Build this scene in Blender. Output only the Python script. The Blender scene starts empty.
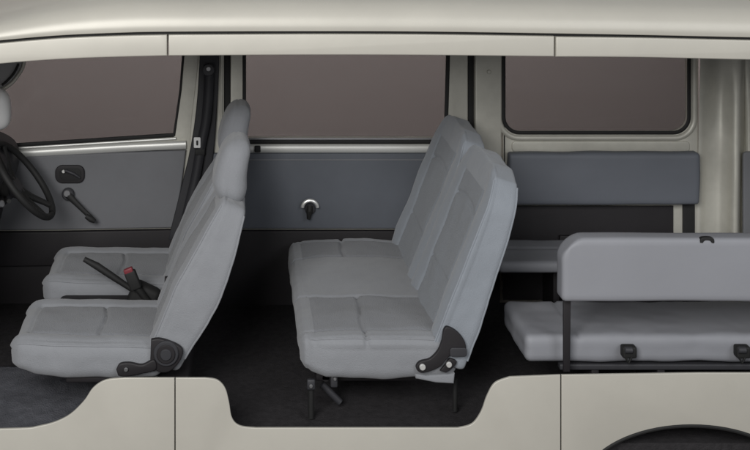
import bpy, bmesh, math, random
from mathutils import Vector, Matrix, noise
random.seed(4)
PI = math.pi
S = bpy.context.scene
C = S.collection
D, ZC, F, XV, YV = 4.4, 2.74, 1188.0, 240.0, -130.0   # viewing distance to the cut side, camera height, focal length (px), principal point (px)

def at(px, py, Y):                 # point of the place at depth Y seen at a pixel
    k = (D + Y) / F
    return Vector(((px - XV) * k, Y, ZC - (py - YV) * k))
def H(h): return ZC - h

# ---------------------------------------------------------------- materials
def srgb(r, g, b):
    f = lambda c: (c/255/12.92) if c/255 <= .04045 else ((c/255+.055)/1.055)**2.4
    return (f(r), f(g), f(b), 1)
def mat(name, col, rough=.6, metal=0, coat=0, bump=None, var=None, sheen=0, spec=.5, bands=None):
    m = bpy.data.materials.new(name); m.use_nodes = True
    nt = m.node_tree; b = nt.nodes['Principled BSDF']
    b.inputs['Base Color'].default_value = col
    b.inputs['Roughness'].default_value = rough
    b.inputs['Metallic'].default_value = metal
    b.inputs['Coat Weight'].default_value = coat
    b.inputs['Coat Roughness'].default_value = .25
    b.inputs['Sheen Weight'].default_value = sheen
    b.inputs['Specular IOR Level'].default_value = spec
    tc = nt.nodes.new('ShaderNodeTexCoord')
    if var:                         # (scale, amount) wear and blotches of the thing's own colour
        n = nt.nodes.new('ShaderNodeTexNoise'); n.inputs['Scale'].default_value = var[0]
        n.inputs['Detail'].default_value = 6; n.inputs['Roughness'].default_value = .65
        nt.links.new(tc.outputs['Object'], n.inputs['Vector'])
        mr = nt.nodes.new('ShaderNodeMapRange')
        mr.inputs['From Min'].default_value = .25; mr.inputs['From Max'].default_value = .75
        mr.inputs['To Min'].default_value = 1-var[1]; mr.inputs['To Max'].default_value = 1+var[1]
        nt.links.new(n.outputs['Fac'], mr.inputs['Value'])
        mx = nt.nodes.new('ShaderNodeMix'); mx.data_type = 'RGBA'; mx.blend_type = 'MULTIPLY'
        mx.inputs['Factor'].default_value = 1
        mx.inputs['A'].default_value = col
        nt.links.new(mr.outputs['Result'], mx.inputs['B'])
        nt.links.new(mx.outputs['Result'], b.inputs['Base Color'])
    last = None
    for (sc, st, dist) in (bump or []):
        n = nt.nodes.new('ShaderNodeTexNoise'); n.inputs['Scale'].default_value = sc
        n.inputs['Detail'].default_value = 4
        nt.links.new(tc.outputs['Object'], n.inputs['Vector'])
        bp = nt.nodes.new('ShaderNodeBump'); bp.inputs['Strength'].default_value = st
        bp.inputs['Distance'].default_value = dist
        nt.links.new(n.outputs['Fac'], bp.inputs['Height'])
        if last: nt.links.new(last.outputs['Normal'], bp.inputs['Normal'])
        last = bp
    if last: nt.links.new(last.outputs['Normal'], b.inputs['Normal'])
    return m
M = {}
M['paint'] = mat('beige_paint', (.51,.490,.435,1), .46, .14, .06, bump=[(1.5,.2,.03)], var=(3.0,.05))
M['inner_paint'] = mat('inner_beige_paint', (.58,.567,.505,1), .45, .28, .05, bump=[(5,.3,.02)], var=(5,.13))
M['chrome'] = mat('bright_metal', (.74,.74,.71,1), .40, .35)
M['bolt'] = mat('bright_bolt', (.9,.9,.88,1), .3, .6)
M['fabric'] = mat('grey_fabric', (.26,.268,.287,1), .85, sheen=.25, bump=[(300,.6,.004),(14,.2,.01)], var=(9,.05))
M['insert'] = mat('woven_grey_fabric', (.218,.225,.243,1), .9, sheen=.2, bump=[(230,.9,.005),(12,.2,.01)], var=(11,.06))
M['blue_fabric'] = mat('blue_grey_fabric', (.265,.288,.322,1), .85, sheen=.25, bump=[(300,.6,.004),(14,.2,.01)], var=(9,.05))
M['blue_insert'] = mat('woven_blue_grey_fabric', (.226,.247,.278,1), .9, sheen=.2, bump=[(230,.9,.005),(12,.2,.01)], var=(11,.06))
M['vinyl'] = mat('grey_vinyl', (.27,.275,.30,1), .6, bump=[(300,.2,.001),(5,.2,.01)], var=(5,.03))
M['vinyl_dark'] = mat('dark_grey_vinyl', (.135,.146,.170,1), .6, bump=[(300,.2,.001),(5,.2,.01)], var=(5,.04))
M['trim'] = mat('door_trim_vinyl', (.165,.168,.18,1), .6, bump=[(350,.3,.001),(4,.2,.01)], var=(6,.06))
M['trim_blue'] = mat('blue_door_trim_vinyl', (.108,.118,.138,1), .6, bump=[(350,.3,.001),(4,.2,.01)], var=(6,.07))
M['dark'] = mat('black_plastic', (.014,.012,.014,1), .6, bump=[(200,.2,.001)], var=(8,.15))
M['dash'] = mat('dark_grey_plastic', (.035,.035,.040,1), .55, bump=[(250,.3,.001)])
M['rubber'] = mat('black_rubber', (.012,.012,.012,1), .7)
M['carpet'] = mat('dark_carpet', (.036,.034,.036,1), .95, bump=[(180,.7,.006)], var=(40,.3), spec=.1)
M['mat'] = mat('blue_grey_carpet', (.115,.117,.132,1), .95, bump=[(160,.8,.008)], var=(22,.35), spec=.1)
M['webbing'] = mat('black_webbing', (.022,.022,.026,1), .6, bump=[(500,.3,.001)])
M['red'] = mat('red_plastic', (.20,.03,.04,1), .5)
M['white'] = mat('white_plastic', (.78,.78,.78,1), .35)
M['grey'] = mat('pale_grey_plastic', (.36,.36,.37,1), .5)
M['steel'] = mat('steel', (.35,.35,.36,1), .4, .8)
M['backdrop'] = mat('brown_paper', (.158,.133,.127,1), 1, spec=0)
M['ground'] = mat('studio_floor', (.14,.125,.12,1), .8, spec=.2, var=(3,.05))
def glassmat():
    m = bpy.data.materials.new('window_glass'); m.use_nodes = True
    nt = m.node_tree; nt.nodes.clear()
    o = nt.nodes.new('ShaderNodeOutputMaterial'); t = nt.nodes.new('ShaderNodeBsdfTransparent')
    t.inputs['Color'].default_value = (.66,.66,.66,1)
    g = nt.nodes.new('ShaderNodeBsdfGlossy'); g.inputs['Roughness'].default_value = .05
    x = nt.nodes.new('ShaderNodeMixShader'); x.inputs[0].default_value = .012
    nt.links.new(t.outputs[0], x.inputs[1]); nt.links.new(g.outputs[0], x.inputs[2]); nt.links.new(x.outputs[0], o.inputs[0])
    return m
M['glass'] = glassmat()

# ---------------------------------------------------------------- helpers
def origin_of(p):
    v = Vector((0,0,0))
    while p is not None:
        v += p.location; p = p.parent
    return v
def link_mesh(name, me, m, parent=None, smooth=True, angle=35):
    off = origin_of(parent)
    me.transform(Matrix.Translation(-off))
    ms = m if isinstance(m, (list, tuple)) else [m]
    for k in ms: me.materials.append(M[k])
    o = bpy.data.objects.new(name, me); C.objects.link(o); o.parent = parent
    if smooth:
        me.polygons.foreach_set('use_smooth', [True]*len(me.polygons))
        me.set_sharp_from_angle(angle=math.radians(angle))
    return o
def obj(name, bm, m, parent=None, smooth=True, angle=35):
    bmesh.ops.recalc_face_normals(bm, faces=bm.faces)
    me = bpy.data.meshes.new(name); bm.to_mesh(me); bm.free()
    return link_mesh(name, me, m, parent, smooth, angle)
def thing(name, label, cat, loc=(0,0,0), group=None):
    o = bpy.data.objects.new(name, None); C.objects.link(o)
    o.location = loc; o['label'] = label; o['category'] = cat; o.empty_display_size = .1
    if group: o['group'] = group
    return o
def add_box(bm, c, s, bev=0.0, rot=None, seg=3):
    b2 = bmesh.new(); bmesh.ops.create_cube(b2, size=1)
    for v in b2.verts: v.co = Vector((v.co.x*s[0], v.co.y*s[1], v.co.z*s[2]))
    if bev: bmesh.ops.bevel(b2, geom=list(b2.edges), offset=bev, segments=seg, profile=.5, affect='EDGES')
    mt = Matrix.Translation(Vector(c)) @ (rot.to_4x4() if rot else Matrix.Identity(4))
    b2.transform(mt); join(bm, b2)
def join(bm, b2):
    me = bpy.data.meshes.new('t'); b2.to_mesh(me); b2.free(); bm.from_mesh(me); bpy.data.meshes.remove(me)
def box(name, c, s, bev, m, parent, rot=None, seg=3):
    bm = bmesh.new(); add_box(bm, c, s, bev, rot, seg); return obj(name, bm, m, parent)
def add_tube(bm, pts, r, n=12, closed=False, flat=1.0):
    pts = [Vector(p) for p in pts]; rings = []; N = len(pts)
    up = Vector((0,1,0)); prevt = None; rr = r if isinstance(r,(list,tuple)) else [r]*N
    for i, p in enumerate(pts):
        a = pts[(i-1) % N] if (closed or i > 0) else p
        b = pts[(i+1) % N] if (closed or i < N-1) else p
        t = (b-a).normalized()
        u = up - t*up.dot(t)
        if u.length < .05: u = Vector((0,0,1)) - t*t.z
        u.normalize(); w = t.cross(u)
        rings.append([bm.verts.new(p + (u*math.cos(q)*flat + w*math.sin(q))*rr[i]) for q in [2*PI*k/n for k in range(n)]])
    R = range(N if closed else N-1)
    for i in R:
        A, B = rings[i], rings[(i+1) % N]
        for k in range(n): bm.faces.new((A[k], A[(k+1)%n], B[(k+1)%n], B[k]))
    if not closed:
        bm.faces.new(rings[0]); bm.faces.new(rings[-1])
def tube(name, pts, r, m, parent, n=12, closed=False, flat=1.0):
    bm = bmesh.new(); add_tube(bm, pts, r, n, closed, flat); return obj(name, bm, m, parent)
def add_disc(bm, c, axis, r, th, n=32, bev=.2):      # a turned disc with a soft rim
    c = Vector(c); a = Vector(axis).normalized()
    e = min(r, th)*bev
    prof = [(-th/2, r-e), (-th/2+e, r), (th/2-e, r), (th/2, r-e)]
    add_tube(bm, [c+a*z for z,_ in prof], [q for _,q in prof], n)
def disc(name, c, axis, r, th, m, parent, n=32):
    bm = bmesh.new(); add_disc(bm, c, axis, r, th, n); return obj(name, bm, m, parent)
def plate_mesh(loops, Y, th, bev=.004, conv=None, res=3):
    """flat plate seen from the camera side: outer outline + holes (pixel outlines at depth Y), front face at Y"""
    cu = bpy.data.curves.new('pl', 'CURVE'); cu.dimensions = '2D'; cu.fill_mode = 'BOTH'
    cu.extrude = max(th/2 - bev, .0005); cu.bevel_depth = bev; cu.bevel_resolution = res; cu.offset = -bev
    for lp in loops:
        sp = cu.splines.new('POLY'); sp.points.add(len(lp)-1); sp.use_cyclic_u = True
        for i, (px, py) in enumerate(lp):
            w = at(px, py, Y); sp.points[i].co = (w.x, w.z, 0, 1)
    o = bpy.data.objects.new('pl', cu); C.objects.link(o)
    bpy.context.view_layer.update()
    me = bpy.data.meshes.new_from_object(o.evaluated_get(bpy.context.evaluated_depsgraph_get()))
    bpy.data.objects.remove(o); bpy.data.curves.remove(cu)
    for v in me.vertices:
        x, z, y = v.co; v.co = (x, Y + th/2 - y, z)
    bm = bmesh.new(); bm.from_mesh(me); bmesh.ops.remove_doubles(bm, verts=bm.verts, dist=1e-5)
    bmesh.ops.recalc_face_normals(bm, faces=bm.faces); bm.to_mesh(me); bm.free()
    return me
def plate(name, loops, Y, th, m, parent, bev=.004, res=3, angle=30):
    return link_mesh(name, plate_mesh(loops, Y, th, bev, res=res), m, parent, True, angle)
def rrect(x0, y0, x1, y1, r, n=8):
    o = []
    for cx, cy, a0 in ((x1-r,y0+r,-90),(x1-r,y1-r,0),(x0+r,y1-r,90),(x0+r,y0+r,180)):
        for k in range(n+1):
            a = math.radians(a0+90*k/n); o.append((cx+r*math.cos(a), cy+r*math.sin(a)))
    return o
def smooth_line(pts, n=6):                         # Catmull-Rom through pixel points
    out = []
    for i in range(len(pts)-1):
        p0 = pts[max(i-1,0)]; p1 = pts[i]; p2 = pts[i+1]; p3 = pts[min(i+2,len(pts)-1)]
        for k in range(n):
            t = k/n
            out.append(tuple(.5*((2*p1[j])+(-p0[j]+p2[j])*t+(2*p0[j]-5*p1[j]+4*p2[j]-p3[j])*t*t+(-p0[j]+3*p1[j]-3*p2[j]+p3[j])*t**3) for j in range(len(p1))))
    out.append(tuple(pts[-1])); return out
def cushion(name, h, r, m, parent, place, cell=.012, disp=None, warp=None, matfn=None, piping=()):
    """stuffed cushion: a dense rounded box whose seams, bulges and creases are real geometry"""
    bm = bmesh.new()
    n = [max(4, int(2*a/cell)) for a in h]
    key = {}
    def vert(p):
        k = (round(p[0],5), round(p[1],5), round(p[2],5))
        if k in key: return key[k]
        P = Vector(p)
        q = Vector([max(-(h[i]-r), min(h[i]-r, P[i])) for i in range(3)])
        d = P-q
        nn = d.normalized() if d.length > 1e-9 else Vector((0,0,0))
        out = q + nn*r if d.length > 1e-9 else P.copy()
        if disp: out = out + nn*disp(out, nn)
        out.x += 0
        if warp: out = warp(out)
        v = bm.verts.new(place @ out); key[k] = v; v.index = 0
        return v
    for ax in range(3):
        a, b = (ax+1) % 3, (ax+2) % 3
        for sgn in (-1, 1):
            for i in range(n[a]):
                for j in range(n[b]):
                    q = []
                    for (di, dj) in ((0,0),(1,0),(1,1),(0,1)):
                        p = [0,0,0]; p[ax] = sgn*h[ax]
                        p[a] = -h[a]+2*h[a]*(i+di)/n[a]; p[b] = -h[b]+2*h[b]*(j+dj)/n[b]
                        q.append(vert(p))
                    if sgn < 0: q.reverse()
                    f = bm.faces.new(q)
                    if matfn:
                        cp = [0,0,0]; cp[ax] = sgn*h[ax]
                        cp[a] = -h[a]+2*h[a]*(i+.5)/n[a]; cp[b] = -h[b]+2*h[b]*(j+.5)/n[b]
                        nv = [0,0,0]; nv[ax] = sgn
                        f.material_index = matfn(Vector(cp), Vector(nv))
    o = obj(name, bm, m, parent, True, 180)
    for path in piping:                              # sewn welt that follows the surface along an edge
        pts = []
        for p in path:
            P = Vector(p); q = Vector([max(-(h[i]-r), min(h[i]-r, P[i])) for i in range(3)])
            nn = (P-q).normalized(); out = q + nn*(r+.0012)
            if disp: out = out + nn*disp(out, nn)
            if warp: out = warp(out)
            pts.append(place @ out)
        tube('piping', pts, .0042, m[0], o, 8)
    return o
def edge(axis, a, b, n=40, **kw):
    o = []
    for k in range(n+1):
        p = [kw.get('x',0), kw.get('y',0), kw.get('z',0)]; p['xyz'.index(axis)] = a+(b-a)*k/n; o.append(p)
    return o
def gv(d, w=.006): return math.exp(-(d/w)**2)
def wob(p, s, a, seed=0): return a*noise.noise(Vector((p.x*s+seed, p.y*s, p.z*s)))
def dup(root, loc, label):
    r = root.copy(); C.objects.link(r); r.location = loc; r['label'] = label
    for ch in list(root.children):
        c = ch.copy(); C.objects.link(c); c.parent = r
        for g in ch.children:
            d = g.copy(); C.objects.link(d); d.parent = c
    return r

# ---------------------------------------------------------------- the setting
def struct(name, bm, m):
    o = obj(name, bm, m, None, False); o['kind'] = 'structure'; return o
bm = bmesh.new(); add_box(bm, (0,0,-.05), (16,12,.1)); struct('ground', bm, 'ground')
bm = bmesh.new(); add_box(bm, (0,5.0,2.2), (16,.06,4.6)); struct('backdrop', bm, 'backdrop')

# ---------------------------------------------------------------- the van
van = thing('van', 'cutaway beige van with its near side opened to show the cabin', 'van', (0,.75,0))
W = 1.5                                            # far inner wall
# lower body, near side, cut along its upper edge
cut = smooth_line([(-205,432),(0,429),(40,426),(66,417),(83,402),(93,388),(106,380),(125,378)], 5)
seam1, seam2 = 175, 561
front = cut + [(seam1-.5,378),(seam1-.5,520),(-205,520)]
plate('front_door_lower_panel', [front], 0, .012, 'paint', van, .003, 3)
mid = [(seam1+.5,378)] + smooth_line([(205,378),(217,380),(225,388),(229,402),(232,418),(240,426),(256,428)],5) + \
      smooth_line([(458,428),(472,424),(481,412),(487,396),(495,383),(510,377)],5) + [(seam2-.5,375),(seam2-.5,520),(seam1+.5,520)]
plate('sliding_door_lower_panel', [mid], 0, .012, 'paint', van, .003, 3)
ac = (691, 495)
arch = [(ac[0]-112*math.cos(t), ac[1]-70*abs(math.sin(t))**.92) for t in [PI*k/40 for k in range(41)]]
rear = [(seam2+.6,375),(700,373),(800,373),(1025,373),(1025,520)] + [(arch[-1][0],520)] + arch[::-1] + [(arch[0][0],520),(seam2+.6,520)]
rq = plate('rear_quarter_panel', [rear], 0, .012, 'paint', van, .003, 3)
tube('arch_lip', [at(x, y, .006) for x, y in arch], .009, 'rubber', rq, 10)
# inner liner of the wheel arch
bm = bmesh.new()
A = [at(x, y-2, .046) for x, y in arch]; B = [p+Vector((0,.34,0)) for p in A]
va = [bm.verts.new(p) for p in A]; vb = [bm.verts.new(p) for p in B]
for k in range(len(A)-1): bm.faces.new((va[k],va[k+1],vb[k+1],vb[k]))
bm.faces.new(vb)
obj('arch_liner', bm, 'rubber', rq)
# sill structure behind the outer skin
for nm, x0, x1 in (('inner_sill', -205, 590),):
    a = at(x0, 445, .05); b = at(x1, 445, .05)
    box(nm, ((a.x+b.x)/2, .075, a.z-.16), (b.x-a.x, .04, .30), .004, 'dark', van)
box('door_seam_backing', (at(seam1,0,.05).x, .056, at(0,412,.05).z), (.05,.012,.21), .003, 'dark', van)
box('door_seam_backing', (at(seam2,0,.05).x, .056, at(0,412,.05).z), (.05,.012,.25), .003, 'dark', van)
# wheel
wc = Vector((at(691,0,.12).x, .13, .29))
wh = bpy.data.objects.new('wheel', None); C.objects.link(wh); wh.parent = van; wh.location = wc - van.location
def lathe_y(prof, n=56):
    bm = bmesh.new(); rings = []
    for (y, r) in prof:
        rings.append([bm.verts.new(wc + Vector((r*math.cos(2*PI*k/n), y, r*math.sin(2*PI*k/n)))) for k in range(n)])
    for i in range(len(rings)-1):
        for k in range(n): bm.faces.new((rings[i][k], rings[i][(k+1)%n], rings[i+1][(k+1)%n], rings[i+1][k]))
    bm.faces.new(rings[0]); bm.faces.new(rings[-1])
    return bm
obj('tyre', lathe_y([(-.03,.18),(-.075,.20),(-.085,.24),(-.075,.275),(-.05,.289),(.05,.289),(.075,.275),(.085,.24),(.075,.20),(.03,.18)]), 'rubber', wh)
obj('rim', lathe_y([(-.05,.06),(-.055,.10),(-.035,.14),(-.06,.178),(-.078,.184),(-.07,.192),(.07,.192)]), 'steel', wh)
sh0, sh1 = at(729,441,.20), at(748,462,.20)
tube('glint_tube', [sh0, (sh0+sh1)/2, sh1], .016, 'steel', van)  # steel tube added to give the glint inside the wheel arch

# upper side rail (header) over the cut, in three pieces, and the gutter above it
h1 = smooth_line([(-205,66),(-60,50),(0,43.5),(60,38.5),(120,36),(167,35)],4) + smooth_line([(167,56),(110,57.5),(60,59.5),(0,64),(-60,71),(-205,88)],4)
h2 = smooth_line([(168.4,35),(300,34.3),(420,34.6),(554.4,36.5)],4) + smooth_line([(554.4,56.8),(420,55.4),(300,55.2),(168.4,56)],4)
h3 = smooth_line([(556,37),(640,38),(750,40.4),(1025,46)],4) + smooth_line([(1025,66),(750,60),(640,57.6),(556,57)],4)
plate('front_door_header', [h1], 0, .05, 'paint', van, .005, 3)
plate('sliding_door_header', [h2], 0, .05, 'paint', van, .005, 3)
plate('rear_quarter_header', [h3], 0, .05, 'paint', van, .005, 3)
gut = smooth_line([(-205,64),(-60,48.2),(0,41.8),(60,36.8),(120,34.2),(166,33.2),(300,32.7),(420,33),(554,34.9),(640,36.4),(750,38.8),(1025,44.5)],6)
tube('rain_gutter', [at(x, y, .030) for x, y in gut], .012, 'rubber', van, 8)
# roof shell
def gut_y(px):
    for (a, b), (c, d) in zip(gut, gut[1:]):
        if a <= px <= c: return b+(d-b)*(px-a)/(c-a)
    return gut[0][1] if px < gut[0][0] else gut[-1][1]
bm = bmesh.new()
prof = smooth_line([(.002,0),(.000,.022),(.010,.055),(.035,.085),(.08,.108),(.17,.130),(.32,.150),(.75,.170),(1.2,.150),(1.42,.11),(1.53,.05),(1.545,-.02)],5)
rows = []
NX = 90
for i in range(NX+1):
    px = -205+1230*i/NX
    w = at(px, gut_y(px)-1.2, 0)
    nose = max(0, (130-px)/190)**1.7*.085
    row = []
    for (y, dz) in prof:
        k = min(1, dz/.13)
        row.append(bm.verts.new((w.x, y, w.z + dz - nose*k)))
    rows.append(row)
for i in range(NX):
    for j in range(len(prof)-1):
        bm.faces.new((rows[i][j], rows[i+1][j], rows[i+1][j+1], rows[i][j+1]))
roof = obj('roof', bm, 'paint', van, True, 60)
sm = roof.modifiers.new('s', 'SOLIDIFY'); sm.thickness = .02; sm.offset = -1

# cabin floor, ends
xl, xr = at(-205,0,0).x, at(1025,0,0).x
fz = H(2.149)
box('floor_pan', ((xl+xr)/2, .78, fz-.03), (xr-xl, 1.45, .06), .002, 'carpet', van)
# carpet in the front footwell: a slightly rumpled sheet
bm = bmesh.new(); g = []
x0c, x1c = xl+.02, at(150,0,.3).x
for i in range(41):
    g.append([])
    for j in range(41):
        x = x0c+(x1c-x0c)*i/40; y = .10+.62*j/40
        g[-1].append(bm.verts.new((x, y, fz+.012+.010*noise.noise(Vector((x*7,y*7,2))))))
for i in range(40):
    for j in range(40): bm.faces.new((g[i][j],g[i+1][j],g[i+1][j+1],g[i][j+1]))
cpt = obj('front_carpet', bm, 'mat', van); cpt.modifiers.new('s','SOLIDIFY').thickness = .006
box('front_bulkhead', (xl-.02, .78, 1.3), (.04, 1.45, 1.5), .003, 'dark', van)
box('tailgate_panel', (xr+.02, .78, 1.45), (.04, 1.45, 1.5), .003, 'trim', van)
box('front_seat_riser', (at(148,0,.5).x, .80, (fz+H(1.99))/2), (.36, 1.10, H(1.99)-fz), .02, 'dark', van)
box('centre_console', (at(120,0,.8).x, .80, H(1.95)), (.55, .16, .14), .03, 'dark', van)

# ---- far side wall, inner face
win1 = [(-70,40),(184,40),(180,90),(173,137),(60,144.5),(-70,153)]
fd = plate('front_door', [[(-120,22),(40,-10),(203,-28),(199,60),(190,160),(182,250),(-120,250)], win1], W, .05, 'inner_paint', van, .006)
plate('window_pane', [[(-75,35),(189,35),(178,142),(60,149),(-75,158)]], W+.03, .005, 'glass', fd, .001, 1)
tube('window_seal', [at(x, y, W-.002) for x, y in [(-70,150.5),(60,142.3),(174,135)]], .010, 'rubber', fd, 8, flat=.5)
tube('window_seal', [at(x, y, W-.002) for x, y in [(174,136),(180.5,90),(184.5,40)]], .006, 'rubber', fd, 8, flat=.5)
tube('window_sill', [at(x, y, W-.012) for x, y in [(-70,160),(0,155),(60,151.3),(120,147.8),(186,144.8)]], .021, 'chrome', fd, 16, flat=.6)
tube('window_sill', [at(x, y, W-.010) for x, y in [(-70,153.5),(60,145.6),(176,138.6)]], .006, 'chrome', fd, 10)
tr = plate('door_trim', [smooth_line([(-80,162),(60,155),(186,150.5)],4)+[(183,175),(175,228),(60,230),(-80,231)]], W-.025, .03, 'trim', fd, .008)
plate('lower_trim', [[(-80,233),(60,232),(174,230),(168,262),(60,266),(-80,268)]], W-.03, .03, 'dark', fd, .006)
plate('kick_panel', [[(-110,258),(240,258),(240,306),(-110,306)]], W-.01, .02, 'dark', van, .004)
# door handle
hb = plate('door_handle', [rrect(55,165.5,84.5,183.5,7)], W-.040, .016, 'dark', fd, .005)
plate('recess', [rrect(59.5,168.5,81,180.5,5)], W-.0425, .004, 'rubber', hb, .001)
tube('lever', [at(61,172,W-.046), at(66,170.8,W-.052), at(74,174,W-.052), at(80,178,W-.048)], [.004,.008,.008,.005], 'dash', hb)
disc('lock_knob', at(63.5,171.5,W-.052), (0,1,0), .008, .01, 'chrome', hb)
# window crank
wk = disc('window_crank', at(68,194,W-.045), (0,1,0), .030, .024, 'dash', fd)
disc('cap', at(67,193.5,W-.060), (0,1,0), .017, .012, 'steel', wk)
tube('arm', [at(68,195,W-.055), at(76,203,W-.070), at(84,211,W-.078), at(91,217.5,W-.080)], [.018,.014,.012,.012], 'rubber', wk, 12, flat=.6)
tube('knob', [at(86,216,W-.085), at(91,219,W-.088), at(95,221.5,W-.085)], [.012,.016,.010], 'rubber', wk, 14)

# unseen outer skin of the far side, added to stop light leaking between panels
for nm, z0, z1 in (('outer_side_panel', .42, H(1.44)), ('outer_roof_rail', H(.80), H(.58))):
    x0 = xl if z0 < 1 else -.75
    box(nm, ((x0+xr)/2, W+.075, (z0+z1)/2), (xr-x0, .03, z1-z0), .01, 'paint', van)
# B pillar
bp = plate('door_pillar', [[(224,-28),(224,150),(219,232),(184,232),(191,120),(198,60),(199,-28)]], W-.004, .05, 'inner_paint', van, .006)
plate('pillar_trim', [smooth_line([(200,45),(199,70),(196,110),(190,150),(180,192),(168,240)],4)+smooth_line([(205,240),(209,192),(214,150),(217,110),(219,70),(219.5,45)],4)], W-.032, .03, 'webbing', bp, .006)
plate('pillar_gap', [[(222,-28),(233,-28),(233,150),(222,150)]], W+.02, .01, 'rubber', van, .001)
tube('pillar_bead', [at(x,y,W-.008) for x,y in [(221.5,-20),(221.5,60),(221,150)]], .006, 'inner_paint', bp, 10)
# sliding door: inner frame, window, trim
win2 = [(245,40),(447.5,40),(446.5,95),(445,138),(245,138)]
sd = plate('sliding_door', [[(230.5,-28),(468,-28),(468,255),(205,255),(212,152),(230.5,150)], win2], W, .05, 'inner_paint', van, .006)
plate('window_pane', [[(240,35),(453,35),(453,144),(240,144)]], W+.03, .005, 'glass', sd, .001, 1)
tube('window_seal', [at(x,y,W-.001) for x,y in [(244.3,40),(244.3,136),(246,138)]], .009, 'rubber', sd, 8, flat=.5)
tube('window_seal', [at(x,y,W-.001) for x,y in [(448.5,40),(447,95),(445.6,138)]], .010, 'rubber', sd, 8, flat=.5)
tube('window_rail', [at(x,139,W-.004) for x in (245,345,446)], .006, 'steel', sd, 8)
tube('window_seal', [at(x,142,W-.003) for x in (245,345,446)], .010, 'rubber', sd, 8, flat=.5)
tube('window_sill', [at(x,148.6,W-.014) for x in (236,345,452)], .0215, 'chrome', sd, 16, flat=.6)
lt = box('latch', at(257.5,149,W-.03), (.030,.02,.032), .006, 'rubber', sd)
plate('door_trim', [[(206,153.5),(468,153.5),(468,229),(202,229)]], W-.022, .03, 'trim_blue', sd, .008)
tube('trim_crease', [at(x,160,W-.022) for x in (212,345,466)], .0035, 'trim', sd, 8, flat=.4)
plate('lower_trim', [[(202,231),(500,231),(500,306),(202,306)]], W-.028, .03, 'dark', sd, .006)
ih = disc('door_handle', at(310,209,W-.035), (0,1,0), .026, .02, 'dash', sd)
tube('bezel', [at(310+7.5*math.cos(t), 207.5-7*math.sin(t), W-.046) for t in [PI*k/14 for k in range(15)]], .009, 'bolt', ih, 10)
tube('grip', [at(310,206,W-.05), at(309.5,211,W-.06), at(308.5,219,W-.055)], [.015,.016,.009], 'rubber', ih, 12)
# C pillar
cpn = plate('rear_pillar', [[(475,-28),(502,-28),(502,235),(475,235)]], W-.016, .05, 'inner_paint', van, .009)
plate('pillar_gap', [[(466,-28),(477,-28),(477,230),(466,230)]], W+.015, .01, 'rubber', van, .001)
disc('striker_cap', at(489,72,W-.02), (0,1,0), .010, .008, 'inner_paint', cpn)
# rear quarter inner panel with rounded window
win3 = rrect(504,40,688,132,15,10)
q = plate('rear_quarter_inner_panel', [[(502.8,-28),(699,-28),(699,290),(502.8,290)], win3], W, .05, 'inner_paint', van, .010)
plate('window_pane', [[(498,35),(696,35),(696,138),(498,138)]], W+.03, .005, 'glass', q, .001, 1)
def ring(name, x0, y0, x1, y1, r, rad, Y, m, par, flat=.6):
    return tube(name, [at(x,y,Y) for x,y in rrect(x0,y0,x1,y1,r,10)], rad, m, par, 10, True, flat)
ring('window_seal', 503.6,38,689,132.8,16, .0095, W-.002, 'rubber', q)
ring('window_lip', 499,30,694.5,138,20, .014, W-.003, 'inner_paint', q, .9)
plate('pressing', [rrect(512,141.5,690,152,4)], W-.008, .01, 'inner_paint', q, .004)
plate('lower_dark_panel', [[(503,206),(673.5,206),(673.5,300),(503,300)]], W-.012, .012, 'dark', q, .003)  # plain dark plate over the lower part of the inner panel
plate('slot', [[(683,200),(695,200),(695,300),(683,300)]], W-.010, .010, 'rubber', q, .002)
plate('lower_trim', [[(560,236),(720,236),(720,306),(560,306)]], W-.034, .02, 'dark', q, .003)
# D pillar with pressed folds
bm = bmesh.new(); rows = []
keys = [(696.5,1.500),(700,1.50),(705,1.512),(712,1.515),(719,1.505),(726,1.475),(731,1.440),(735,1.428),(738,1.440),(741,1.500),(744,1.515),(747,1.462),(755,1.45),(800,1.45),(900,1.45)]
kk = smooth_line(keys, 8)
for j in range(61):
    t = j/60; py = -30+330*t; row = []
    for (px, y) in kk:
        s = 1.0
        bul = .035*math.exp(-((py-90)/38)**2)*math.exp(-((px-716)/11)**2)
        lean = (10*(1-t)**1.5) if px < 745 else 0
        row.append(bm.verts.new(at(px+lean*.6, py, 1.47+(y-1.47)*(.12+.88*min(1,max(0,(py-70)/110))) + bul)))
    rows.append(row)
for i in range(60):
    for j in range(len(kk)-1): bm.faces.new((rows[i][j],rows[i][j+1],rows[i+1][j+1],rows[i+1][j]))
dpo = obj('tail_pillar', bm, 'inner_paint', van, True, 60)
plate('tailgate_trim', [rrect(743.5,152,800,262,4)], 1.43, .02, 'trim', dpo, .006)

# dashboard, far-left
bm = bmesh.new()
dpro = smooth_line([(-1.56,1.30),(-1.30,1.26),(-1.08,1.27),(-.97,1.31),(-.93,1.38),(-.945,1.48),(-1.00,1.56),(-1.02,1.70),(-1.10,1.86),(-1.2,2.0),(-1.2,2.14)],4)
dpro = dpro + [(-1.56,2.14)]
ys = [.36,.37,.40,.7,.9,1.1,1.3,1.42,1.45,1.46]; sc = [.9,.97,1,1,1,1,1,1,.97,.93]
rr = []
for y, s in zip(ys, sc):
    rr.append([bm.verts.new((-1.50+(x+1.35)*s, y, H(1.6+(h-1.6)*s))) for x, h in dpro])
for i in range(len(rr)-1):
    n = len(dpro)
    for k in range(n): bm.faces.new((rr[i][k], rr[i][(k+1)%n], rr[i+1][(k+1)%n], rr[i+1][k]))
bm.faces.new(rr[0]); bm.faces.new(rr[-1])
dsh = obj('dashboard', bm, 'dash', van, True, 40)
box('instrument_hood', (-1.32, 1.16, H(1.36)), (.22,.34,.10), .035, 'dash', dsh, Matrix.Rotation(math.radians(-18),3,'Y'))
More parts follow.
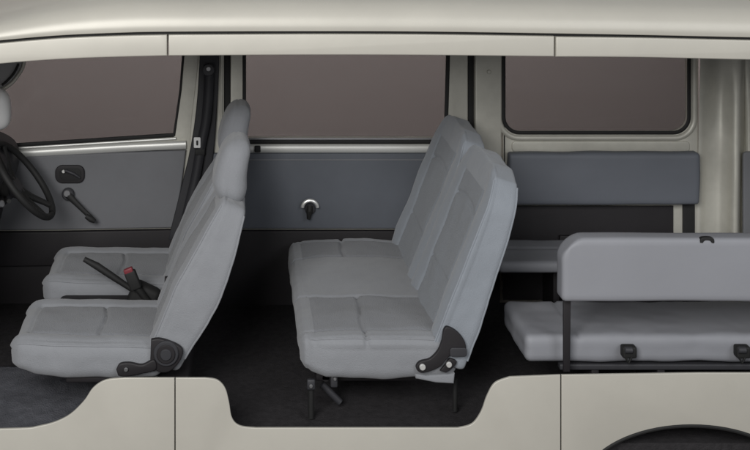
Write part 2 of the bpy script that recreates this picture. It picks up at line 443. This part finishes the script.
disc('air_vent', at(3,187,1.02), (.9,-.1,.35), .045, .02, 'rubber', dsh)
disc('vent_hub', at(1,204,.93), (.6,-.7,.35), .016, .02, 'steel', dsh)
# sun visor and door mirror at the front end of the far window
sv = plate('sun_visor', [smooth_line([(-30,40),(24,40),(23,63),(17,75),(8,84),(-4,90),(-30,92)],5)], 1.30, .022, 'grey', van, .009)
tube('visor_edge', [at(x,y,1.298) for x,y in smooth_line([(24.5,52),(23.3,66),(17,77),(9,85.5),(-3,91.5),(-20,94)],5)], .009, 'inner_paint', sv)
tube('visor_rod', [at(x,y,1.285) for x,y in smooth_line([(18.5,64),(14,73),(7,81),(2,85)],4)], .006, 'rubber', sv)
bm = bmesh.new()
bmesh.ops.create_uvsphere(bm, u_segments=32, v_segments=20, radius=1)
c = at(-5,109,1.22)
for v in bm.verts:
    x, y, z = v.co
    f = lambda a, p: math.copysign(abs(a)**p, a)
    v.co = Vector((c.x + f(x,.75)*.076*(1+.10*z*-1), c.y+f(y,.8)*.06, c.z + f(z,.7)*.100))
mr = obj('door_mirror', bm, 'white', van, True, 180)  # outside door mirror, set inside the cabin so more light reaches it
tube('mirror_arm', [at(-6,92,1.24), at(-8,82,1.26), at(-10,70,1.28)], .012, 'rubber', mr)

# ---------------------------------------------------------------- steering wheel
sw = thing('steering_wheel', 'black steering wheel in front of the farther front seat', 'steering wheel', tuple(at(20,182,1.12)))
cc = at(24,180,1.10); rad = .205
dirp = Vector((-.62,0,.785)).normalized()           # up along the wheel plane
sid = Vector((0,1,0)); ax = dirp.cross(sid).normalized()
if ax.x < 0: ax = -ax                                # towards the driver
tube('rim', [cc + dirp*rad*math.cos(t) + sid*rad*math.sin(t) for t in [2*PI*k/64 for k in range(64)]], .0155, 'rubber', sw, 14, True)
hubc = cc - ax*.055
bm = bmesh.new(); add_disc(bm, hubc, ax, .062, .05, 32, .4); obj('hub', bm, 'dash', sw)
for ang in (155, 205, 25, 335):
    t = math.radians(ang); e = cc + dirp*rad*math.cos(t) + sid*rad*math.sin(t)
    tube('spoke', [hubc, hubc.lerp(e,.45)-ax*.006, hubc.lerp(e,.8), e], [.022,.016,.013,.012], 'rubber', sw, 10)
tube('column', [hubc, hubc-ax*.12, hubc-ax*.30], [.03,.04,.045], 'dash', sw, 18)
tube('stalk', [hubc-ax*.06, hubc-ax*.06+Vector((.03,-.12,.01)), hubc-ax*.05+Vector((.05,-.19,.02))], [.008,.007,.010], 'rubber', sw)

# ---------------------------------------------------------------- front seats
def front_seat():
    root = thing('front_seat', 'nearer grey bucket seat with integrated headrest, by the open side', 'car seat',
                 (-.58, .45, fz), 'grey front bucket seats')
    # cushion
    h = (.300, .250, .066)
    def disp(p, n):
        d = 0
        if n.z > .3:
            u, v = p.x/h[0], p.y/h[1]
            d += .016*max(0,1-u*u)*max(0,1-(p.y/.15)**2)                      # stuffed insert
            d += .012*gv(abs(p.y)-.195,.035)
            d -= .016*gv(abs(p.y)-.150,.006)*(1 if p.x > -.235 else 0)
            if abs(p.y) < .15: d -= .014*gv(p.x-.045-.008*math.cos(p.y*20),.0055)
            if abs(p.y) < .15: d -= .009*gv(p.x+.235,.007)
        if n.y < -.5 or n.y > .5: d += .008*(1-(p.x/h[0])**2)
        return d + wob(p, 9, .005) + wob(p, 25, .0014)
    def warp(p):
        q = p.copy(); t = max(0, -(p.x+.10)/.20)
        q.y *= 1 - .13*t**2.4                         # front corners rounded in plan
        q.z += .012*t - .018*max(0, -(p.x+.22)/.08)**2
        q.z += .022*max(0,-(p.x+.2)/.1)*min(1,max(0,-p.z/.05))
        q.z -= .004*max(0,p.x/.3)
        return q
    mf = lambda p, n: 1 if (n.z > .5 and abs(p.y) < .15 and p.x > -.235) else 0
    pl = Matrix.Translation(at(8,0,.2).to_3d()*0 + Vector((-.598,.45,H(1.905))))
    cu = cushion('seat', h, .045, ['fabric','insert'], root, pl, .0075, disp, warp, mf,
                 [edge('x',-h[0]+.03,h[0]-.03,y=-h[1],z=h[2]), edge('x',-h[0]+.03,h[0]-.03,y=h[1],z=h[2])])
    # backrest
    hb = (.080, .235, .335)
    def dispb(p, n):
        d = 0
        if n.x < -.3:
            u = p.z/hb[2]
            d += .014*max(0,1-u*u)*max(0,1-(p.y/.14)**2) + .014*gv(abs(p.y)-.19,.035)
            d -= .012*gv(abs(p.y)-.142,.006)*(1 if abs(p.z) < .27 else 0)
            if abs(p.y) < .14: d -= .010*gv(p.z+.03,.006)+.008*gv(p.z-.26,.006)
        if abs(n.y) > .5: d += .006*(1-(p.z/hb[2])**2) - .005*gv(p.x+.050,.004)
        return d + wob(p, 8, .006, 3) + wob(p, 24, .0014)
    def warpb(p):
        q = p.copy(); t = (p.z/hb[2]+1)/2
        q.x = p.x*((.86+.26*t/.45) if t < .45 else (1.12-.50*((t-.45)/.55)**1.3))
        q.y *= 1 - .20*max(0,(t-.62)/.38)**2
        q.x += .010*math.sin(PI*t)
        return q
    mfb = lambda p, n: 1 if (n.x < -.5 and abs(p.y) < .142 and abs(p.z) < .27) else 0
    bot, top = Vector((-.305,.45,H(1.925))), Vector((-.020,.45,H(1.318)))
    ang = math.atan2(top.x-bot.x, top.z-bot.z)
    pb = Matrix.Translation((bot+top)/2) @ Matrix.Rotation(ang,4,'Y')
    cushion('backrest', hb, .024, ['fabric','insert'], root, pb, .0085, dispb, warpb, mfb,
            [edge('z',-hb[2]+.04,hb[2]-.02,x=-hb[0],y=-hb[1]), edge('z',-hb[2]+.04,hb[2]-.02,x=-hb[0],y=hb[1]), edge('z',-hb[2]+.06,hb[2]-.02,x=hb[0],y=-hb[1])])
    # headrest
    hh = (.066,.135,.135)
    def disph(p, n):
        d = .012*max(0,1-(p.y/.135)**2)*max(0,1-(p.z/.13)**2) if n.x < -.3 else 0
        if abs(n.x) < .8: d -= .005*gv(p.x+.02,.005)
        return d + wob(p, 12, .004, 7)
    def warph(p):
        q = p.copy(); t = (p.z/.13+1)/2
        q.y *= 1 - .30*max(0,t-.45)**2/.3 - .22*max(0,.3-t)**2/.09; q.x *= 1-.25*max(0,.3-t)/.3 ; q.x *= 1.08-.30*t; q.x -= .012*math.sin(PI*t)
        return q
    hp = Matrix.Translation(Vector((-.020,.45,H(1.216)))) @ Matrix.Rotation(math.radians(9),4,'Y')
    hr = cushion('headrest', hh, .060, ['fabric'], root, hp, .0085, disph, warph)
    for s in (-1,1): tube('headrest_post', [(-.038,.45+s*.06,H(1.30)),(-.026,.45+s*.06,H(1.25))], .007, 'rubber', hr)
    # recliner on the near side
    rc = at(166,354,.17)
    rm = plate('recliner', [smooth_line([(151,340),(159,339),(170,342),(180,347),(183,353),(179,363),(169,372),(158,372),(150,364)],4)], .180, .022, 'dark', root, .005)
    for ri, k in ((.048,0),(.036,1),(.022,2)):
        disc('dial' if k == 0 else 'dial_ring', (rc.x,.176-.006*k,rc.z), (0,1,0), ri, .014, 'dash' if k != 1 else 'dark', rm)
    lv = plate('recliner_lever', [smooth_line([(116,370),(120,364),(130,363),(142,365),(154,360),(156,370),(142,374),(126,377),(118,376)],4)], .172, .02, 'dark', root, .006)
    disc('screw', at(126,369.5,.165), (0,1,0), .008, .008, 'steel', lv)
    for s in (-.2,.2): box('seat_rail', (-.50,.45+s,H(1.985)), (.36,.035,.03), .006, 'dark', root)
    return root
fs = front_seat()
dup(fs, (fs.location.x+.008, fs.location.y+.70, fz), 'farther grey bucket seat with headrest, beside the closed front door')

# ---------------------------------------------------------------- parking brake and belt buckle between the front seats
pk = thing('parking_brake', 'black parking brake lever raised between the two front seats', 'handbrake', (-.45,.80,H(1.89)))
tube('lever', [at(84,259,.80), at(97,266,.80), at(112,276,.80), at(130,288,.80), at(146,298,.80)], [.011,.016,.015,.012,.014], 'rubber', pk, 14)
box('boot', at(144,296,.80), (.13,.07,.11), .025, 'rubber', pk, Matrix.Rotation(math.radians(25),3,'Y'))
bk = thing('seat_belt_buckle', 'seat belt buckle with red button on a black stalk between the front seats', 'belt buckle', (-.45,.73,H(1.89)))
box('buckle_body', at(133,280,.73), (.050,.030,.085), .008, 'rubber', bk, Matrix.Rotation(math.radians(-22),3,'Y'))
box('release_button', at(128.5,270.5,.728), (.040,.024,.022), .005, 'red', bk, Matrix.Rotation(math.radians(-22),3,'Y'))
tube('stalk', [at(136,286,.735), at(145,298,.74), at(152,306,.75)], [.016,.014,.014], 'rubber', bk)

# ---------------------------------------------------------------- far seat belt
sb = thing('seat_belt', 'black seat belt hanging down the pillar behind the front door', 'seat belt', tuple(at(208,68,1.44)))
pts = smooth_line([(209,64),(208.5,90),(206,120),(201,145),(196,175),(189,205),(181,240)],5)
bm = bmesh.new(); L, R = [], []
for (x, y) in pts:
    p = at(x, y, 1.448)
    L.append(bm.verts.new(p+Vector((-.024,0,-.002)))); R.append(bm.verts.new(p+Vector((.024,-.006,.002))))
for i in range(len(L)-1): bm.faces.new((L[i],R[i],R[i+1],L[i+1]))
st = obj('strap', bm, 'webbing', sb); st.modifiers.new('s','SOLIDIFY').thickness = .003
an = disc('anchor', at(208.5,70,1.445), (0,1,0), .030, .018, 'dash', sb)
disc('anchor_bolt', at(208.5,69,1.43), (0,1,0), .012, .012, 'steel', an)
tg = plate('belt_tag', [rrect(193.8,137.5,200.5,148,1)], 1.435, .003, 'white', sb, .0008)
plate('tag_mark', [rrect(196.2,140.5,198.2,145.5,.8)], 1.4335, .001, 'rubber', tg, .0002)
box('tongue', at(200,152,1.445), (.05,.012,.03), .004, 'rubber', sb)

# ---------------------------------------------------------------- middle bench
mb = thing('bench_seat', 'wide grey bench seat across the middle of the cabin', 'bench seat', (.70,.82,fz))
hy = .625; yc = .825
h = (.305, hy, .080)
XC = .545
def disp(p, n):
    d = 0; y = p.y+yc
    if n.z > .3:
        d += .012*max(0,1-(p.x/h[0])**2)
        d -= .016*gv(y-.64,.007) + .016*gv(y-1.15,.007) + .010*gv(y-.262,.006) + .010*gv(y-1.385,.006)
        if y < .64 or y > 1.15: d -= .016*gv(p.x+.055-.006*math.sin(y*14),.007)
        d += .010*gv(y-.90,.16) + .010*gv(y-.38,.12)
        d -= .005*gv(p.x+.25,.006)
    if n.y < -.5: d += .010*(1-(p.x/h[0])**2)
    if n.x < -.5: d += .006
    return d + wob(p, 7, .007, 1) + wob(p, 22, .0018)
def warp(p):
    q = p.copy(); t = max(0,-(p.x+.15)/.155)
    q.y += (-.035*t*t if p.y > 0 else .02*t*t)*abs(p.y)/hy
    q.z += (.03*max(0,-(p.x+.21)/.095) + .012*max(0,p.x/.305))*min(1,max(0,-p.z/.06))
    if p.x > .1: q.z -= .02*(p.x-.1)
    return q
mf = lambda p, n: 1 if (n.z > .5 and (.262 < p.y+yc < .64 or 1.15 < p.y+yc < 1.385) and p.x > -.25) else 0
cushion('seat', h, .045, ['fabric','insert'], mb, Matrix.Translation((XC,yc,H(1.895))), .0085, disp, warp, mf,
        [edge('x',-h[0]+.03,h[0]-.03,y=-h[1],z=h[2])])
bot, top = Vector((.800,0,H(1.915))), Vector((1.055,0,H(1.192)))
ang = math.atan2(top.x-bot.x, top.z-bot.z)
def bench_back(y0, y1, seed):
    hw = (y1-y0)/2; hb = (.070, hw, .385)
    def dispb(p, n):
        d = 0
        if n.x < -.3:
            u = p.z/hb[2]; ins = hw*.62
            d += .012*max(0,1-u*u) + .016*gv(abs(p.y)-hw*.85,.05)
            d -= .017*gv(abs(p.y)-ins,.007)*(1 if p.z < .28 else 0)
            if abs(p.y) < ins: d -= .018*gv(p.z-.17-.02*math.cos(p.y*9),.007) + .010*gv(p.z+.12,.006)
        if abs(n.y) > .5: d += .006
        return d + wob(p, 7, .008, seed) + wob(p, 22, .0018, seed)
    def warpb(p):
        q = p.copy(); t = (p.z/hb[2]+1)/2
        q.x = p.x*(1.04-.36*t)
        e = max(0,(t-.80)/.20)
        q.y *= 1 - .20*e**1.5                        # chamfered shoulders
        q.z -= .060*max(0, abs(p.y)/hw-.55)*e
        q.x += .008*math.sin(PI*t)
        return q
    mfb = lambda p, n: 1 if (n.x < -.5 and abs(p.y) < hw*.62 and p.z < .28) else 0
    m = bot.lerp(top,.5)
    pb = Matrix.Translation((m.x,(y0+y1)/2,m.z)) @ Matrix.Rotation(ang,4,'Y')
    return cushion('backrest', hb, .020, ['blue_fabric','blue_insert'], mb, pb, .009, dispb, warpb, mfb, [edge('z',-hb[2]+.04,hb[2]-.02,x=-hb[0],y=-hb[1]), edge('z',-hb[2]+.04,hb[2]-.02,x=hb[0],y=-hb[1])])
bench_back(.205,.822,11); bench_back(.828,1.445,23)
br = plate('hinge_bracket', [smooth_line([(443.5,331),(447,327),(456,331),(464,340),(466,350),(460,356),(452,355),(447,359),(440,367),(430,371.5),(421,373),(416,368),(420,362),(430,359),(438,351),(442,341)],4)], .175, .02, 'dark', mb, .004)
plate('lock_plate', [rrect(450,348,467,357,3)], .168, .006, 'dash', br, .002)
disc('bolt', at(422.5,367,.166), (0,1,0), .012, .012, 'bolt', br)
disc('bolt', at(449,364.5,.166), (0,1,0), .011, .012, 'bolt', br)
plate('bracket_arm', [smooth_line([(440,371),(446,364),(450,359),(457,362),(452,369),(446,373)],3)], .178, .014, 'dark', br, .003)
plate('base_cover', [[(414,373),(426,376),(455,374),(454,384),(436,383),(416,379)]], .20, .05, 'fabric', mb, .008)
for y in (.32,1.3):
    box('seat_rail', (.55,y,H(2.005)), (.50,.04,.035), .006, 'dark', mb)
for x in (.34,.76): tube('cross_tube', [(x,.3,H(2.01)),(x,1.35,H(2.01))], .014, 'dark', mb)
for i,(x, y) in enumerate([(311,.24),(455,.30)]):
    a = at(x,379,y); lg = tube('leg', [a, (a.x+.0,y,fz+.01)], .010 if i else .012, 'rubber', mb)
tube('leg', [at(322,384,.34), at(334,396,.34), at(340,402,.34)], .014, 'dash', mb)
box('leg_bracket', at(311,384,.22), (.032,.02,.040), .006, 'dash', mb); box('leg_bracket', at(334,381,.24), (.028,.02,.045), .006, 'dash', mb)
disc('leg_bolt', at(311,386,.205), (0,1,0), .007, .008, 'steel', mb)
disc('leg_bolt', at(335,379,.222), (0,1,0), .006, .008, 'steel', mb)

# ---------------------------------------------------------------- rear side benches
rb = thing('side_bench', 'nearer rear side bench seen from behind, its pale flat back towards us', 'bench seat', (1.7,.35,fz), 'rear benches along the sides')
X0 = at(562,0,.10).x; X1 = at(880,0,.10).x
hb = ((X1-X0)/2, .043, (1.640-1.398)/2)
dd = lambda p, n: wob(p, 4, .004) + (.003 if n.y < -.5 else 0) - .002*gv(p.z-.10,.004)*(1 if n.y < -.5 else 0)
def wr(p):
    q = p.copy()
    e = max(0,-(p.x+hb[0]-.07)/.07); u = max(0,(p.z-hb[2]+.07)/.07)
    q.z -= .040*(e*e)*(1 if p.z > 0 else 0)*(p.z/hb[2]); q.x += .022*u*u*max(0,-p.x/hb[0])
    return q
bb = cushion('backrest', hb, .018, ['vinyl'], rb, Matrix.Translation(((X0+X1)/2,.145,H(1.517))), .014, dd, wr)
ck = plate('latch_clip', [smooth_line([(700.5,243),(701,239),(704,237.5),(711,237.5),(714,239),(714.5,243),(712,243),(710,240.5),(705,240.5),(703,243)],2)], .096, .02, 'rubber', bb, .002)
X0 = 1.115; X1 = at(905,0,.22).x
hc = ((X1-X0)/2, .185, .048)
def dc(p, n):
    d = .006
    if n.y < -.5: d -= .006*gv(p.z+.012,.004)
    if n.x < -.5: d -= .006*gv(p.z-.0,.006)
    if n.z > .5: d -= .007*gv(p.x+hc[0]-.20,.006)
    return d + wob(p, 6, .007, 5) + wob(p, 18, .002)
wc_ = lambda p: Vector((p.x + .0*max(0,-p.z/.05)*max(0,-p.x/hc[0]) if p.x < 0 else p.x, p.y, p.z))
rc_ = cushion('seat', hc, .020, ['vinyl'], rb, Matrix.Translation(((X0+X1)/2,.405,H(1.862))), .0125, dc, wc_)
plate('support_strap', [[(563.5,301),(571,301),(570,372),(563.5,372)]], .150, .012, 'dark', rb, .002)
for px in (628.5, 742):
    b_ = box('bracket', at(px,351,.185), (.055,.04,.045), .008, 'rubber', rb)
    disc('pivot', at(px,350,.165), (1,0,0), .013, .03, 'dash', b_)
    tube('hook', [at(px-3,357,.17), at(px,363,.17), at(px+3,357,.17)], .005, 'rubber', b_)
box('under_rail', ((X0+X1)/2+.07,.24,H(1.935)), (X1-X0-.12,.035,.022), .004, 'dash', rb)
for px in (590, 655, 860): box('leg', (at(px,0,.3).x,.36,(fz+H(1.93))/2), (.03,.26,H(1.93)-fz), .004, 'dark', rb)

fb = thing('side_bench', 'farther rear side bench along the wall below the rounded window', 'bench seat', (1.8,1.3,fz), 'rear benches along the sides')
a, b = at(509,153.5,1.41), at(700.5,205.5,1.41)
hf = ((b.x-a.x)/2, .035, (a.z-b.z)/2)
df = lambda p, n: wob(p, 5, .006, 9) + (.004*(1-(p.z/hf[2])**2) if n.y < -.5 else 0)
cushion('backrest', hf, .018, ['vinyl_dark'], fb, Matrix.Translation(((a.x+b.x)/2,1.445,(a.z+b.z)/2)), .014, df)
xa, xb = at(480,0,1.2).x+.06, at(735,0,1.2).x
hs = ((xb-xa)/2, .175, .026)
ds = lambda p, n: wob(p, 6, .005, 9) - (.006*gv(p.y-.03,.006) if n.z > .5 else 0)
cushion('seat', hs, .020, ['vinyl'], fb, Matrix.Translation(((xa+xb)/2,1.25,H(1.835))), .014, ds)
for x in (xa+.30, xb-.15): box('leg', (x,1.30,(fz+H(1.86))/2), (.03,.2,H(1.86)-fz), .004, 'dark', fb)

# ---------------------------------------------------------------- light
w = bpy.data.worlds.new('World'); S.world = w; w.use_nodes = True
w.node_tree.nodes['Background'].inputs['Color'].default_value = (.96,.98,1,1)
w.node_tree.nodes['Background'].inputs['Strength'].default_value = .29
def area(name, loc, target, size, power, col=(1,1,1), sy=None):
    l = bpy.data.lights.new(name, 'AREA'); l.energy = power; l.size = size; l.color = col
    if sy: l.shape = 'RECTANGLE'; l.size_y = sy
    o = bpy.data.objects.new(name, l); C.objects.link(o); o.location = loc
    o.rotation_euler = (Vector(target)-Vector(loc)).to_track_quat('-Z','Y').to_euler()
    return o
area('key_softbox', (-1.8,-5.8,4.3), (.3,.5,1.3), 2.6, 350, (1,.99,.97))
area('fill_softbox', (3.6,-5.2,4.3), (.8,.6,1.3), 2.4, 85, (.96,.98,1))
bl = area('backdrop_softbox', (0,2.4,7.0), (0,5.0,.9), 7, 295, (1,1,1), 1.0); bl.data.spread = math.radians(64)

# ---------------------------------------------------------------- camera
cd = bpy.data.cameras.new('camera'); cam = bpy.data.objects.new('camera', cd); C.objects.link(cam)
cam.location = (0,-D,ZC); cam.rotation_euler = (PI/2,0,0)
cd.sensor_fit = 'HORIZONTAL'; cd.sensor_width = 36; cd.lens = 36*F/750
cd.shift_x = (375-XV)/750; cd.shift_y = -(225-YV)/750
cd.clip_end = 100; cd.clip_start = .05
S.camera = cam
S.view_settings.view_transform = 'Standard'; S.view_settings.look = 'None'
S.view_settings.exposure = 0; S.view_settings.gamma = 1
